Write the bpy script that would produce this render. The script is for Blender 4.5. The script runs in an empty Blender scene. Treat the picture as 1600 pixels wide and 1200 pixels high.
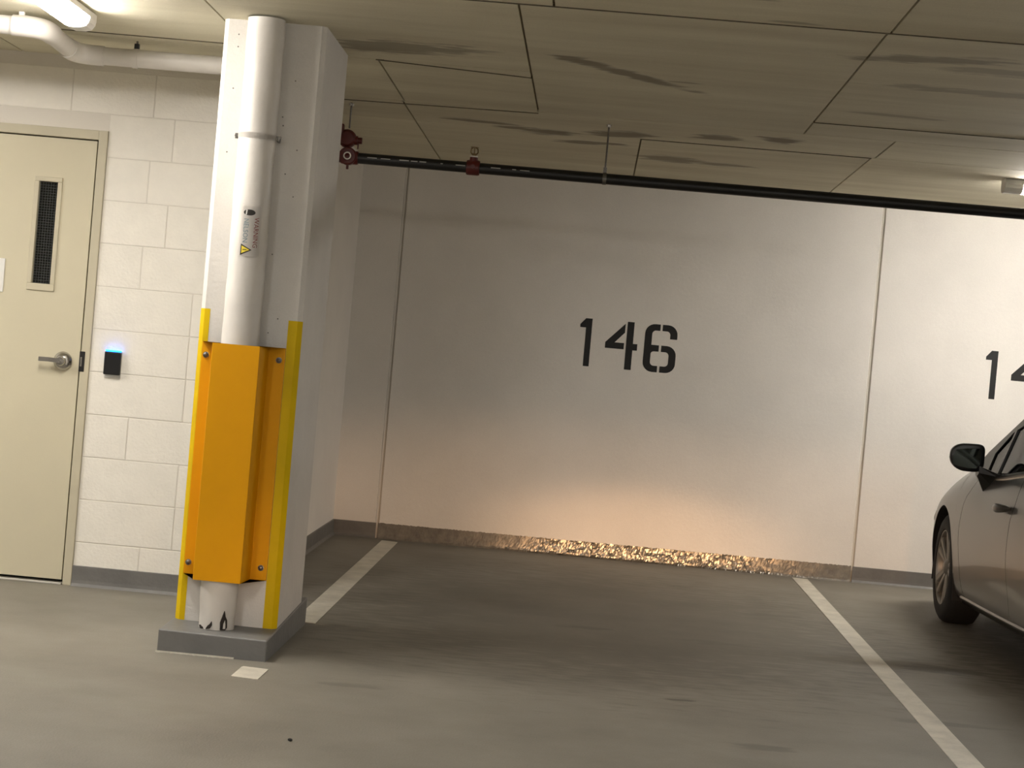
import bpy, bmesh, math, random
import numpy as np
from mathutils import Vector, Matrix
random.seed(7)
PI = math.pi
scene = bpy.context.scene
COL = scene.collection

# ------------------------------------------------------------------ camera
YAW, PITCH, ROLL, CAM_H, FPX = -0.040328, -0.021627, 0.087393, 1.34807, 3000.0
fw = Vector((math.sin(YAW)*math.cos(PITCH), math.cos(YAW)*math.cos(PITCH), math.sin(PITCH)))
r0 = Vector((math.cos(YAW), -math.sin(YAW), 0)); u0 = r0.cross(fw)
rt = math.cos(ROLL)*r0 + math.sin(ROLL)*u0
up = -math.sin(ROLL)*r0 + math.cos(ROLL)*u0
cd = bpy.data.cameras.new('camera'); cam = bpy.data.objects.new('camera', cd); COL.objects.link(cam)
M = Matrix.Identity(4)
for i in range(3):
    M[i][0], M[i][1], M[i][2] = rt[i], up[i], -fw[i]
M.translation = (0, 0, CAM_H)
cam.matrix_world = M
cd.sensor_fit = 'HORIZONTAL'; cd.sensor_width = 36.0; cd.lens = FPX/1600*36.0
cd.clip_start = 0.05; cd.clip_end = 200
scene.camera = cam

# ------------------------------------------------------------------ world, exposure
w = bpy.data.worlds.new('world'); scene.world = w; w.use_nodes = True
bg = w.node_tree.nodes['Background']; bg.inputs[0].default_value = (1.0, .96, .9, 1); bg.inputs[1].default_value = 0.0
vs = scene.view_settings
vs.view_transform = 'Standard'; vs.look = 'None'; vs.gamma = 1.0; vs.use_curve_mapping = False
vs.exposure = 0.13
LAMP_POWER = 172.0            # radiance of the lamp lenses
HEADLAMP_W = 780.0

# head lamps of the car the picture is taken from (low beam on the foot of the wall)
for hx in (0.10, 1.45):
    for (wat, size, flat, tx, tz) in ((HEADLAMP_W, 13.0, .40, .42 + (hx-.78)*.25, .10), (HEADLAMP_W*.42, 46.0, .22, .75, .10)):
        ld = bpy.data.lights.new('headlamp_beam', 'SPOT'); lo = bpy.data.objects.new('headlamp_beam', ld); COL.objects.link(lo)
        ld.energy = wat; ld.color = (1.0, .58, .30); ld.shadow_soft_size = .05
        ld.spot_size = math.radians(size); ld.spot_blend = 1.0
        lo.location = (hx, 1.9, .68)
        d = (Vector((tx, 12.45, tz)) - lo.location).normalized()
        lo.rotation_euler = d.to_track_quat('-Z', 'Y').to_euler()
        lo.scale = (1.0, flat, 1.0)

# ------------------------------------------------------------------ helpers
def lin(c):
    out = []
    for v in c:
        v = v/255.0
        out.append(v/12.92 if v <= .04045 else ((v+.055)/1.055)**2.4)
    return tuple(out) + (1.0,)

def mat(name, rgb, rough=.6, metal=0.0, noise=0.0, nscale=4.0, bump=0.0, bscale=60.0, spec=.5, coat=0.0,
        rgb2=None, emit=None, estr=0.0, rnd=0.0, stains=(), stain_rgb=(70, 60, 48), stretch=(1, 1, 1), fine=0.0):
    m = bpy.data.materials.new(name); m.use_nodes = True
    nt = m.node_tree; N = nt.nodes; L = nt.links
    b = N['Principled BSDF']
    b.inputs['Base Color'].default_value = lin(rgb)
    b.inputs['Roughness'].default_value = rough; b.inputs['Metallic'].default_value = metal
    b.inputs['Specular IOR Level'].default_value = spec; b.inputs['Coat Weight'].default_value = coat
    b.inputs['Coat Roughness'].default_value = .04
    if emit:
        b.inputs['Emission Color'].default_value = lin(emit); b.inputs['Emission Strength'].default_value = estr
    geo = N.new('ShaderNodeNewGeometry')
    mp = N.new('ShaderNodeMapping'); mp.inputs['Scale'].default_value = stretch
    L.new(geo.outputs['Position'], mp.inputs['Vector'])
    colsock = None
    if noise > 0 or rgb2:
        n = N.new('ShaderNodeTexNoise'); n.inputs['Scale'].default_value = nscale; n.inputs['Detail'].default_value = 8
        n.inputs['Roughness'].default_value = .62
        L.new(mp.outputs[0], n.inputs['Vector'])
        mr = N.new('ShaderNodeMapRange'); mr.inputs['From Min'].default_value = .32; mr.inputs['From Max'].default_value = .68
        L.new(n.outputs['Fac'], mr.inputs['Value'])
        mx = N.new('ShaderNodeMix'); mx.data_type = 'RGBA'
        c2 = rgb2 if rgb2 else tuple(v*(1-noise) for v in rgb)
        mx.inputs['A'].default_value = lin(rgb); mx.inputs['B'].default_value = lin(c2)
        L.new(mr.outputs[0], mx.inputs['Factor']); colsock = mx.outputs['Result']
    if fine > 0:
        n = N.new('ShaderNodeTexNoise'); n.inputs['Scale'].default_value = 170; n.inputs['Detail'].default_value = 3
        L.new(geo.outputs['Position'], n.inputs['Vector'])
        mr = N.new('ShaderNodeMapRange'); mr.inputs['From Min'].default_value = .3; mr.inputs['From Max'].default_value = .7
        mr.inputs['To Min'].default_value = 1-fine; mr.inputs['To Max'].default_value = 1+fine
        L.new(n.outputs['Fac'], mr.inputs['Value'])
        vm = N.new('ShaderNodeVectorMath'); vm.operation = 'SCALE'
        if colsock: L.new(colsock, vm.inputs[0])
        else: vm.inputs[0].default_value = lin(rgb)[:3]
        L.new(mr.outputs[0], vm.inputs['Scale']); colsock = vm.outputs[0]
    if rnd > 0:
        oi = N.new('ShaderNodeObjectInfo')
        mr = N.new('ShaderNodeMapRange'); mr.inputs['To Min'].default_value = 1-rnd; mr.inputs['To Max'].default_value = 1+rnd*.6
        L.new(oi.outputs['Random'], mr.inputs['Value'])
        vm = N.new('ShaderNodeVectorMath'); vm.operation = 'SCALE'
        if colsock: L.new(colsock, vm.inputs[0])
        else: vm.inputs[0].default_value = lin(rgb)[:3]
        L.new(mr.outputs[0], vm.inputs['Scale']); colsock = vm.outputs[0]
    if stains:
        nz = N.new('ShaderNodeTexNoise'); nz.inputs['Scale'].default_value = 7; nz.inputs['Detail'].default_value = 6
        mz = N.new('ShaderNodeMapping'); mz.inputs['Scale'].default_value = (1, 3, 1)
        L.new(geo.outputs['Position'], mz.inputs['Vector']); L.new(mz.outputs[0], nz.inputs['Vector'])
        acc = None
        for (sx, sy, rx, ry, ang, k) in stains:
            ms = N.new('ShaderNodeMapping'); ms.vector_type = 'TEXTURE'
            ms.inputs['Location'].default_value = (sx, sy, 0); ms.inputs['Rotation'].default_value = (0, 0, ang)
            ms.inputs['Scale'].default_value = (rx, ry, 1e6)
            L.new(geo.outputs['Position'], ms.inputs['Vector'])
            ln = N.new('ShaderNodeVectorMath'); ln.operation = 'LENGTH'; L.new(ms.outputs[0], ln.inputs[0])
            ad = N.new('ShaderNodeMath'); ad.operation = 'MULTIPLY_ADD'; ad.inputs[1].default_value = 1.6
            L.new(nz.outputs['Fac'], ad.inputs[0]); L.new(ln.outputs['Value'], ad.inputs[2])
            mr = N.new('ShaderNodeMapRange'); mr.interpolation_type = 'SMOOTHSTEP'
            mr.inputs['From Min'].default_value = 1.25; mr.inputs['From Max'].default_value = 1.75
            mr.inputs['To Min'].default_value = k; mr.inputs['To Max'].default_value = 0
            L.new(ad.outputs[0], mr.inputs['Value'])
            if acc is None: acc = mr.outputs[0]
            else:
                mm = N.new('ShaderNodeMath'); mm.operation = 'MAXIMUM'
                L.new(acc, mm.inputs[0]); L.new(mr.outputs[0], mm.inputs[1]); acc = mm.outputs[0]
        mx = N.new('ShaderNodeMix'); mx.data_type = 'RGBA'
        if colsock: L.new(colsock, mx.inputs['A'])
        else: mx.inputs['A'].default_value = lin(rgb)
        mx.inputs['B'].default_value = lin(stain_rgb)
        L.new(acc, mx.inputs['Factor']); colsock = mx.outputs['Result']
    if colsock: L.new(colsock, b.inputs['Base Color'])
    if bump > 0:
        n = N.new('ShaderNodeTexNoise'); n.inputs['Scale'].default_value = bscale; n.inputs['Detail'].default_value = 4
        L.new(mp.outputs[0], n.inputs['Vector'])
        bp = N.new('ShaderNodeBump'); bp.inputs['Strength'].default_value = 1.0; bp.inputs['Distance'].default_value = bump
        L.new(n.outputs['Fac'], bp.inputs['Height']); L.new(bp.outputs[0], b.inputs['Normal'])
    return m

W = {}
def root(name, loc, label=None, cat=None, group=None, kind=None, rz=0):
    o = bpy.data.objects.new(name, None); COL.objects.link(o); o.location = loc; o.empty_display_size = .1
    W[o.name] = Vector(loc); tag(o, label, cat, group, kind); return o

def tag(o, label=None, cat=None, group=None, kind=None):
    if label: o['label'] = label
    if cat: o['category'] = cat
    if group: o['group'] = group
    if kind: o['kind'] = kind
    return o

def obj(name, bm, m, parent=None, smooth=False, origin=None, label=None, cat=None, group=None, kind=None, recalc=True):
    if recalc: bmesh.ops.recalc_face_normals(bm, faces=bm.faces[:])
    me = bpy.data.meshes.new(name)
    if parent is not None: off = W[parent.name]
    elif origin is not None: off = Vector(origin)
    else: off = Vector((0, 0, 0))
    bmesh.ops.translate(bm, verts=bm.verts[:], vec=-off)
    bm.to_mesh(me); bm.free()
    me.materials.append(m)
    if smooth:
        for p in me.polygons: p.use_smooth = True
        try: me.set_sharp_from_angle(angle=math.radians(38))
        except Exception: pass
    o = bpy.data.objects.new(name, me); COL.objects.link(o)
    if parent is not None: o.parent = parent
    else: o.location = off
    W[o.name] = off
    tag(o, label, cat, group, kind); return o

def BM(): return bmesh.new()

def box(bm, x0, x1, y0, y1, z0, z1, bev=0.0, seg=2):
    g = bmesh.ops.create_cube(bm, size=1.0); vs_ = g['verts']
    for v in vs_:
        v.co = Vector((x0 + (v.co.x+.5)*(x1-x0), y0 + (v.co.y+.5)*(y1-y0), z0 + (v.co.z+.5)*(z1-z0)))
    if bev > 0:
        es = list({e for v in vs_ for e in v.link_edges})
        bmesh.ops.bevel(bm, geom=es, offset=bev, segments=seg, profile=.5, affect='EDGES')
    return bm

def frame_axes(d):
    d = d.normalized(); a = Vector((0, 0, 1)) if abs(d.z) < .9 else Vector((1, 0, 0))
    u = d.cross(a).normalized(); return u, d.cross(u).normalized()

def tube(bm, pts, r, n=20, caps=True):
    """swept tube; r a number or a list"""
    pts = [Vector(p) for p in pts]; k = len(pts); rs = r if isinstance(r, (list, tuple)) else [r]*k
    rings = []; u = None
    for i, p in enumerate(pts):
        if i == 0: d = pts[1]-p
        elif i == k-1: d = p-pts[i-1]
        else: d = (pts[i+1]-p).normalized() + (p-pts[i-1]).normalized()
        d.normalize()
        if u is None: u, v = frame_axes(d)
        else:
            u = (u - d*u.dot(d)).normalized(); v = d.cross(u).normalized()
        rings.append([bm.verts.new(p + (u*math.cos(2*PI*j/n) + v*math.sin(2*PI*j/n))*rs[i]) for j in range(n)])
    for i in range(k-1):
        for j in range(n):
            bm.faces.new((rings[i][j], rings[i][(j+1) % n], rings[i+1][(j+1) % n], rings[i+1][j]))
    if caps:
        bm.faces.new(rings[0][::-1]); bm.faces.new(rings[-1])
    return bm

def bend_path(pts, rad, n=7):
    """rounds the corners of a polyline"""
    pts = [Vector(p) for p in pts]; out = [pts[0]]
    for i in range(1, len(pts)-1):
        p = pts[i]; a = (pts[i-1]-p).normalized(); b = (pts[i+1]-p).normalized()
        s = p + a*rad; e = p + b*rad
        for t in np.linspace(0, 1, n):
            out.append(s*(1-t)**2 + p*2*t*(1-t) + e*t**2)
    out.append(pts[-1]); return out

def lathe(bm, prof, center, axis='Y', n=32, closed=False):
    """prof: list of (radius, along)"""
    c = Vector(center); rings = []
    for (r, a) in prof:
        ring = []
        for j in range(n):
            t = 2*PI*j/n; x, y = r*math.cos(t), r*math.sin(t)
            if axis == 'Y': q = Vector((x, a, y))
            elif axis == 'X': q = Vector((a, x, y))
            else: q = Vector((x, y, a))
            ring.append(bm.verts.new(c+q))
        rings.append(ring)
    m = len(rings)
    for i in range(m if closed else m-1):
        A, B = rings[i], rings[(i+1) % m]
        for j in range(n): bm.faces.new((A[j], A[(j+1) % n], B[(j+1) % n], B[j]))
    if not closed:
        if prof[0][0] > 1e-6: bm.faces.new(rings[0])
        if prof[-1][0] > 1e-6: bm.faces.new(rings[-1])
    return bm

def prism(bm, pts, ext):
    """pts: list of 3-D points of a planar polygon; ext: extrusion vector"""
    ext = Vector(ext); a = [bm.verts.new(Vector(p)) for p in pts]; b = [bm.verts.new(Vector(p)+ext) for p in pts]
    n = len(a)
    bm.faces.new(a); bm.faces.new(b[::-1])
    for i in range(n): bm.faces.new((a[i], b[i], b[(i+1) % n], a[(i+1) % n]))
    return bm

def grid(bm, rows):
    vs_ = [[bm.verts.new(p) for p in r] for r in rows]
    for i in range(len(vs_)-1):
        for j in range(len(vs_[0])-1):
            bm.faces.new((vs_[i][j], vs_[i][j+1], vs_[i+1][j+1], vs_[i+1][j]))
    return bm

def ceil_z(y): return 2.56 - (y-7.8)*(0.10/4.648)

# ------------------------------------------------------------------ materials
WB, WD = 12.448, 9.112           # back wall plane, door wall plane
m_wall = mat('painted_concrete', (234, 229, 221), .62, noise=.05, nscale=1.3, bump=.0009, bscale=45, fine=.03)
m_block = mat('painted_block', (234, 229, 217), .6, bump=.0025, bscale=70, noise=.03, nscale=9, rnd=.02)
m_mortar = mat('painted_mortar', (214, 208, 196), .65, bump=.002, bscale=80)
floor_stain_tone = [(0.46, 7.57, .10, .03, .1, .7), (0.72, 6.79, .16, .07, -.1, .35), (-.8, 7.22, .16, .07, 0, .3), (0.1, 9.3, .22, .07, .1, .5),
            (.72, 9.2, .3, .1, 0, .4), (-.45, 9.5, .35, .25, 0, .3), (1.75, 9.0, .3, .16, 0, .55), (1.1, 10.4, .25, .1, .2, .4), (1.5, 7.6, .3, .06, 0, .3),
            (2.6, 9.4, .9, 1.6, 0, .55), (.2, 9.7, 1.9, 2.6, 0, .30)]  # small stains, plus one broad entry that lowers the stall floor's tone
m_floor = mat('sealed_concrete_floor', (132, 127, 116), .6, rgb2=(114, 109, 99), nscale=1.6, bump=.0012, bscale=120, fine=.07, stains=floor_stain_tone, stain_rgb=(60, 54, 48), stretch=(1, 1.0, 1), spec=.35)
ceil_stain_band = [(-.16, 8.12, .20, .09, .8, .75), (.10, 8.40, .5, .075, .82, .75), (.30, 8.45, .12, .03, 0, .5), (1.2, 7.45, .42, .10, -.3, .6), (1.55, 7.6, .4, .10, 0, .45),
           (-.72, 10.25, .24, .07, .1, .75), (-.35, 10.45, .24, .14, .1, .75), (-.52, 10.4, .16, .08, 0, .7),
           (0.05, 10.3, .22, .16, -.3, .75), (.55, 10.12, .18, .13, 0, .75), (.87, 10.02, .15, .15, 0, .85), (-.1, 10.75, .3, .09, -.2, .75), (.35, 11.2, .24, .18, 0, .65), (.65, 11.25, .24, .09, 0, .65),
           (-.95, 8.15, .5, .2, -.15, .6), (.3, 6.6, .25, .03, 0, .6), (.62, 6.95, .14, .03, 0, .5), (1.6, 8.1, .7, .1, 0, .45), (1.3, 8.9, .3, .05, .1, .4)]  # stains; the wide first entry here darkens a band beside the column
m_ceil = mat('board_marked_concrete', (220, 214, 190), .8, rgb2=(200, 192, 167), nscale=1.4, bump=.002, bscale=50, rnd=.07, stains=ceil_stain_band, stain_rgb=(108, 96, 76), stretch=(.5, 3, 1), fine=.05)
m_seam = mat('concrete_seam', (122, 112, 90), .9)
m_grey = mat('grey_membrane', (112, 110, 106), .5, noise=.12, nscale=6, bump=.003, bscale=30)
m_grey2 = mat('grey_curb_paint', (116, 115, 112), .5, noise=.1, nscale=5, bump=.002, bscale=30)
m_foil = mat('crinkled_membrane', (124, 117, 105), .5, .0, noise=.25, nscale=22, spec=.6)
nt = m_foil.node_tree; N = nt.nodes; L = nt.links; b = N['Principled BSDF']     # smoother and more metallic along the middle of the wall
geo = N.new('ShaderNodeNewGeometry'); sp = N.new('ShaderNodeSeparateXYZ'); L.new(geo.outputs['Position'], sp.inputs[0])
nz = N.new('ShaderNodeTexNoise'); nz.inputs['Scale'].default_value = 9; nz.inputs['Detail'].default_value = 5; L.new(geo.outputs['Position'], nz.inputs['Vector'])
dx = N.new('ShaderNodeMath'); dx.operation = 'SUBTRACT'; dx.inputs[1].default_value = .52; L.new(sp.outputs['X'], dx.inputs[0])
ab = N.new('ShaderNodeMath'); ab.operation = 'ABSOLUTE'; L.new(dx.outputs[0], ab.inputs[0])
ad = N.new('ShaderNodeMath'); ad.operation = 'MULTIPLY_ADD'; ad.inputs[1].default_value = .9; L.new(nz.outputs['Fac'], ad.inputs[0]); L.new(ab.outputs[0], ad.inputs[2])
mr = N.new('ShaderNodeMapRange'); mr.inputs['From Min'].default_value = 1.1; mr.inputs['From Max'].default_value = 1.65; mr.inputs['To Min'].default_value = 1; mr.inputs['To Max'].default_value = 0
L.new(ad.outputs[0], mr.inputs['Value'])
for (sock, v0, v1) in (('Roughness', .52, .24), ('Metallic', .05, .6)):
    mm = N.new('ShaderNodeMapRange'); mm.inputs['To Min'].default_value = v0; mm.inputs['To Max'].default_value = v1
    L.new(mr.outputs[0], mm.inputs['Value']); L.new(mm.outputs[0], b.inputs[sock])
m_line = mat('white_line_paint', (214, 208, 192), .55, noise=.14, nscale=7, bump=.001, bscale=60, fine=.05)
m_black = mat('black_stencil_paint', (17, 16, 15), .6)
m_door = mat('beige_door_paint', (200, 192, 166), .45, noise=.02, nscale=3, bump=.0004, bscale=120)
m_frame = mat('beige_frame_paint', (192, 184, 160), .45, noise=.03, nscale=5)
m_steel = mat('satin_chrome', (190, 188, 184), .22, 1.0)
m_dsteel = mat('galvanised_steel', (128, 124, 118), .4, .9, noise=.2, nscale=30)
m_dark = mat('gap_shade_and_dark_parts', (20, 18, 16), .8)
m_blackpl = mat('black_plastic', (16, 16, 17), .35)
m_white = mat('white_plastic', (222, 220, 214), .4)
m_pvc = mat('white_painted_pipe', (214, 209, 201), .45, noise=.05, nscale=6, bump=.001, bscale=30)
m_col = mat('white_column_paint', (212, 208, 201), .6, noise=.05, nscale=3, bump=.0018, bscale=40, fine=.03)
m_yel = mat('yellow_guard_enamel', (222, 156, 0), .5, spec=.18, noise=.04, nscale=3)
m_yel2 = mat('yellow_edge_paint', (214, 180, 0), .55, spec=.2, noise=.06, nscale=6, bump=.0015, bscale=40)
m_pipeb = mat('black_iron_pipe', (20, 20, 19), .38, noise=.3, nscale=20)
m_red = mat('red_oxide_fitting', (96, 26, 20), .4, noise=.2, nscale=20)
m_lamp_h = mat('lamp_housing_white', (226, 224, 218), .45)
m_lens = mat('lit_lamp_lens', (240, 240, 235), .4, emit=(255, 250, 246), estr=LAMP_POWER)
m_lens_lowered = mat('lowered_lamp_lens', (240, 238, 230), .4, emit=(255, 249, 242), estr=LAMP_POWER*.76)  # emission turned down to hold back brightness on the back wall
m_lens_dim = mat('dimmed_lamp_lens', (240, 238, 230), .4, emit=(255, 249, 242), estr=LAMP_POWER*.60)  # emission turned down so the column top does not burn out
m_led = mat('blue_led', (30, 90, 220), .4, emit=(30, 120, 255), estr=7.0)

def glass_mat(name, tint, amount=.9, rough=.0):
    m = bpy.data.materials.new(name); m.use_nodes = True; nt = m.node_tree; N = nt.nodes; L = nt.links
    N.remove(N['Principled BSDF']); out = N['Material Output']
    t = N.new('ShaderNodeBsdfTransparent'); t.inputs[0].default_value = tint
    g = N.new('ShaderNodeBsdfGlossy'); g.inputs['Roughness'].default_value = rough + .02
    fr = N.new('ShaderNodeFresnel'); fr.inputs[0].default_value = 1.5
    mx = N.new('ShaderNodeMixShader'); L.new(fr.outputs[0], mx.inputs[0]); L.new(t.outputs[0], mx.inputs[1]); L.new(g.outputs[0], mx.inputs[2])
    L.new(mx.outputs[0], out.inputs['Surface']); return m
m_glass = glass_mat('car_glass', (.55, .6, .57, 1))

# wired glass of the door: dark pane with a fine wire grid
m_wire = mat('wired_dark_glass', (22, 24, 24), .12)
nt = m_wire.node_tree; N = nt.nodes; L = nt.links; b = N['Principled BSDF']
geo = N.new('ShaderNodeNewGeometry'); sp = N.new('ShaderNodeSeparateXYZ'); L.new(geo.outputs['Position'], sp.inputs[0])
ax = None
for s_ in ('X', 'Z'):
    q = N.new('ShaderNodeMath'); q.operation = 'PINGPONG'; q.inputs[1].default_value = .00635; L.new(sp.outputs[s_], q.inputs[0])
    c_ = N.new('ShaderNodeMath'); c_.operation = 'LESS_THAN'; c_.inputs[1].default_value = .0009; L.new(q.outputs[0], c_.inputs[0])
    if ax is None: ax = c_.outputs[0]
    else:
        mm = N.new('ShaderNodeMath'); mm.operation = 'MAXIMUM'; L.new(ax, mm.inputs[0]); L.new(c_.outputs[0], mm.inputs[1]); ax = mm.outputs[0]
mx = N.new('ShaderNodeMix'); mx.data_type = 'RGBA'; mx.inputs['A'].default_value = lin((16, 18, 18)); mx.inputs['B'].default_value = lin((70, 72, 70))
L.new(ax, mx.inputs['Factor']); L.new(mx.outputs['Result'], b.inputs['Base Color'])

# ------------------------------------------------------------------ shell of the garage
X0, X1, Y0 = -9.0, 11.0, -9.0
obj('floor', box(BM(), X0, X1, Y0, WB+.3, -.25, 0), m_floor, kind='structure', label='grey sealed concrete garage floor')

bm = BM()   # ceiling slab, sloping gently down to the back wall
pts = [(X0, Y0, ceil_z(Y0)+.012), (X0, WB+.3, ceil_z(WB+.3)+.012), (X0, WB+.3, 3.4), (X0, Y0, 3.4)]
prism(bm, pts, (X1-X0, 0, 0))
ceiling = obj('ceiling', bm, m_seam, kind='structure', label='board-marked grey concrete ceiling slab')
def ceil_panel(x0, x1, y0, y1, g=.0045):
    bm = BM(); x0 += g; x1 -= g; y0 += g; y1 -= g
    lo = [bm.verts.new((x, y, ceil_z(y))) for x, y in ((x0, y0), (x1, y0), (x1, y1), (x0, y1))]
    hi = [bm.verts.new((x, y, ceil_z(y)+.03)) for x, y in ((x0, y0), (x1, y0), (x1, y1), (x0, y1))]
    bm.faces.new(lo); bm.faces.new(hi[::-1])
    for i in range(4): bm.faces.new((lo[i], hi[i], hi[(i+1) % 4], lo[(i+1) % 4]))
    obj('panel', bm, m_ceil, ceiling)
rows = [(Y0, -.4, 0.4), (-.4, 2.1, -.4), (2.1, 4.56, .3), (4.56, 7.0, -.25),
        (7.0, 9.72, -.38), (9.72, 10.42, .16), (10.42, WB+.01, .16)]
for (ya, yb, off) in rows:
    if ya < 4:
        xs = [X0] + [off + 2.44*k for k in range(-3, 5) if X0 < off+2.44*k < X1] + [X1]
    elif ya < 6:
        xs = [X0] + [off + 1.22*k for k in range(-6, 9)] + [X1]
    elif ya < 9:
        xs = [X0, -6.5, -4.06, -2.84, -1.62, -.38, .96, 2.2, 3.42, 4.64, 7.08, X1]
    elif ya < 10:
        xs = [X0, -6.0, -3.5, -1.07, 1.42, 3.9, 6.3, X1]
    else:
        xs = [X0, -6.0, -3.5, -1.07, .16, 1.40, 2.63, 3.85, 6.3, X1]
    for a, b_ in zip(xs[:-1], xs[1:]):
        if 6 < ya < 9 and a < -.5:
            ceil_panel(a, b_, ya, 8.5)
            if a < -1.07 < b_: ceil_panel(a, -1.06, 8.5, yb); ceil_panel(-1.06, b_, 8.5, yb)
            else: ceil_panel(a, b_, 8.5, yb)
        else:
            ceil_panel(a, b_, ya, yb)

# crosswise grout fins left by the form boards
def fin(x0, x1, y0, y1):
    bm = BM(); t = .004
    lo = [bm.verts.new((x, y, ceil_z(y)-.0034)) for x, y in ((x0, y0-t), (x1, y1-t), (x1, y1+t), (x0, y0+t))]
    hi = [bm.verts.new((x, y, ceil_z(y)+.008)) for x, y in ((x0, y0-t), (x1, y1-t), (x1, y1+t), (x0, y0+t))]
    bm.faces.new(lo); bm.faces.new(hi[::-1])
    for i in range(4): bm.faces.new((lo[i], hi[i], hi[(i+1) % 4], lo[(i+1) % 4]))
    obj('seam_fin', bm, m_fin, ceiling)
m_fin = mat('dark_grout_fin', (104, 95, 76), .9, noise=.3, nscale=14)
for a_ in ((-1.0, .96, 7.0, 7.0), (.96, 4.6, 7.0, 7.0), (-1.07, -.38, 8.5, 8.66), (-1.6, -.38, 9.85, 9.76), (.96, 3.9, 9.30, 9.26), (.16, 1.40, 10.42, 10.42), (-3.4, -1.62, 8.36, 8.40)):
    fin(*a_)

# back wall: backing plus three cast panels parted by control joints
JL, JR = -1.299, 1.788
XS = -1.588                       # plane of the short return wall on the left of the bay
wall_back = obj('wall_back', box(BM(), XS-.3, X1, WB+.016, WB+.3, 0, 2.52), m_mortar, kind='structure', label='white painted concrete back wall behind the stalls')
jw = .011
for a, b_ in ((XS-.02, JL-jw), (JL+jw, JR-jw), (JR+jw, 4.88-jw), (4.88+jw, X1)):
    obj('panel', box(BM(), a, b_, WB, WB+.02, .0, 2.50, .004, 2), m_wall, wall_back)
obj('joint_seal', box(BM(), JL-jw+.002, JL+jw*.2, WB+.006, WB+.02, .0, 2.5), m_wall, wall_back)

# return wall between the door wall and the back wall
obj('wall_side', box(BM(), XS-.2, XS, WD+.02, WB+.016, 0, 2.55), m_wall, kind='structure', label='short white return wall beside the parking bay')

# door wall of painted block
DX0, DX1 = -3.405, -2.3949        # outside of door frame
DZ = 2.184
wall_left = obj('wall_left', box(BM(), X0, XS-.2+.001, WD+.03, WD+.2, DZ, 2.56), m_mortar, kind='structure', label='white painted block wall with the door in it')
obj('wall_core', box(BM(), DX1+.0005, XS-.0005, WD+.0022, WD+.2, 0, 2.54), m_mortar, wall_left)
obj('wall_core', box(BM(), X0, DX0-.0005, WD+.0022, WD+.2, 0, 2.54), m_mortar, wall_left)
obj('wall_core', box(BM(), DX0-.0005, DX1+.0005, WD+.0022, WD+.2, DZ+.0005, 2.54), m_mortar, wall_left)
CZ = [0.0] + [.211+.2055*k for k in range(12)]
blocks = {}
for k in range(12):
    z0, z1 = CZ[k], min(CZ[k+1], 2.535)
    j0 = -1.925 if k in (1, 2, 4, 5, 6) else (-2.08 if k % 2 == 0 else -2.185)
    xs = sorted([j0 + .4*n for n in range(-6, 3)])
    lo, hi = -4.4, XS
    if k in (1, 2, 4, 5, 6): xs = [x for x in xs if not -2.39 < x < -2.0]
    xs = [lo] + [x for x in xs if lo+.03 < x < hi-.03] + [hi]
    for a, b_ in zip(xs[:-1], xs[1:]):
        segs = [(a, b_)]
        if z0 < DZ-.02:
            segs = []
            if a < DX0: segs.append((a, min(b_, DX0)))
            if b_ > DX1: segs.append((max(a, DX1), b_))
        for (p, q) in segs:
            if q-p < .02: continue
            zz0 = z0
            g = .0021
            key = (round(q-p, 3), round(z1-zz0, 3))
            if key not in blocks:
                bm = BM(); hx, hz = (q-p)/2-g, (z1-zz0)/2-g
                box(bm, -hx, hx, 0, .02, -hz, hz, .0022, 2)
                me = bpy.data.meshes.new('block'); bmesh.ops.recalc_face_normals(bm, faces=bm.faces[:]); bm.to_mesh(me); bm.free()
                me.materials.append(m_block)
                for f_ in me.polygons: f_.use_smooth = False
                blocks[key] = me
            o = bpy.data.objects.new('block', blocks[key]); COL.objects.link(o); o.parent = wall_left
            o.location = ((p+q)/2, WD + random.uniform(-.0006, .0006), (zz0+z1)/2)

# walls outside the picture that close the garage
obj('wall_right', box(BM(), X1, X1+.2, Y0, WB+.3, 0, 3.0), m_wall, kind='structure', label='far white garage wall on the right')
obj('wall_rear', box(BM(), X0, X1, Y0-.2, Y0, 0, 3.1), m_wall, kind='structure', label='far white garage wall behind the aisle')
obj('wall_far_left', box(BM(), X0-.2, X0, Y0, WD+.2, 0, 3.0), m_wall, kind='structure', label='far white garage wall on the left')

# base boards (grey membrane turned up the walls)
def cove(bm, x0, x1, y, h=.1, t=.008, top=.0):
    prism(bm, [(x0, y, 0), (x0, y-t-.012, 0), (x0, y-t-.002, .014), (x0, y-t, .03), (x0, y-t, h-.002+top), (x0, y, h+top)], (x1-x0, 0, 0)); return bm
obj('baseboard_left', cove(BM(), DX1+.001, XS-.001, WD-.0008, .098), m_grey, kind='structure', label='grey membrane upturn along the block wall')
obj('baseboard_far_left', cove(BM(), -4.4, DX0-.001, WD-.0008, .098), m_grey, kind='structure', label='grey membrane upturn left of the door')
bm = BM(); prism(bm, [(XS, WD+.02, 0), (XS+.018, WD+.02, 0), (XS+.009, WD+.02, .02), (XS+.008, WD+.02, .098), (XS, WD+.02, .1)], (0, WB-WD-.02, 0))
obj('baseboard_side', bm, m_grey, kind='structure', label='grey membrane upturn along the return wall')
obj('baseboard_corner', cove(BM(), XS, JL-.006, WB-.0005, .1), m_grey, kind='structure', label='grey membrane upturn left of the control joint')
obj('baseboard_right', cove(BM(), JR+.004, X1, WB-.0005, .1), m_grey, kind='structure', label='grey membrane upturn right of the control joint')
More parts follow.
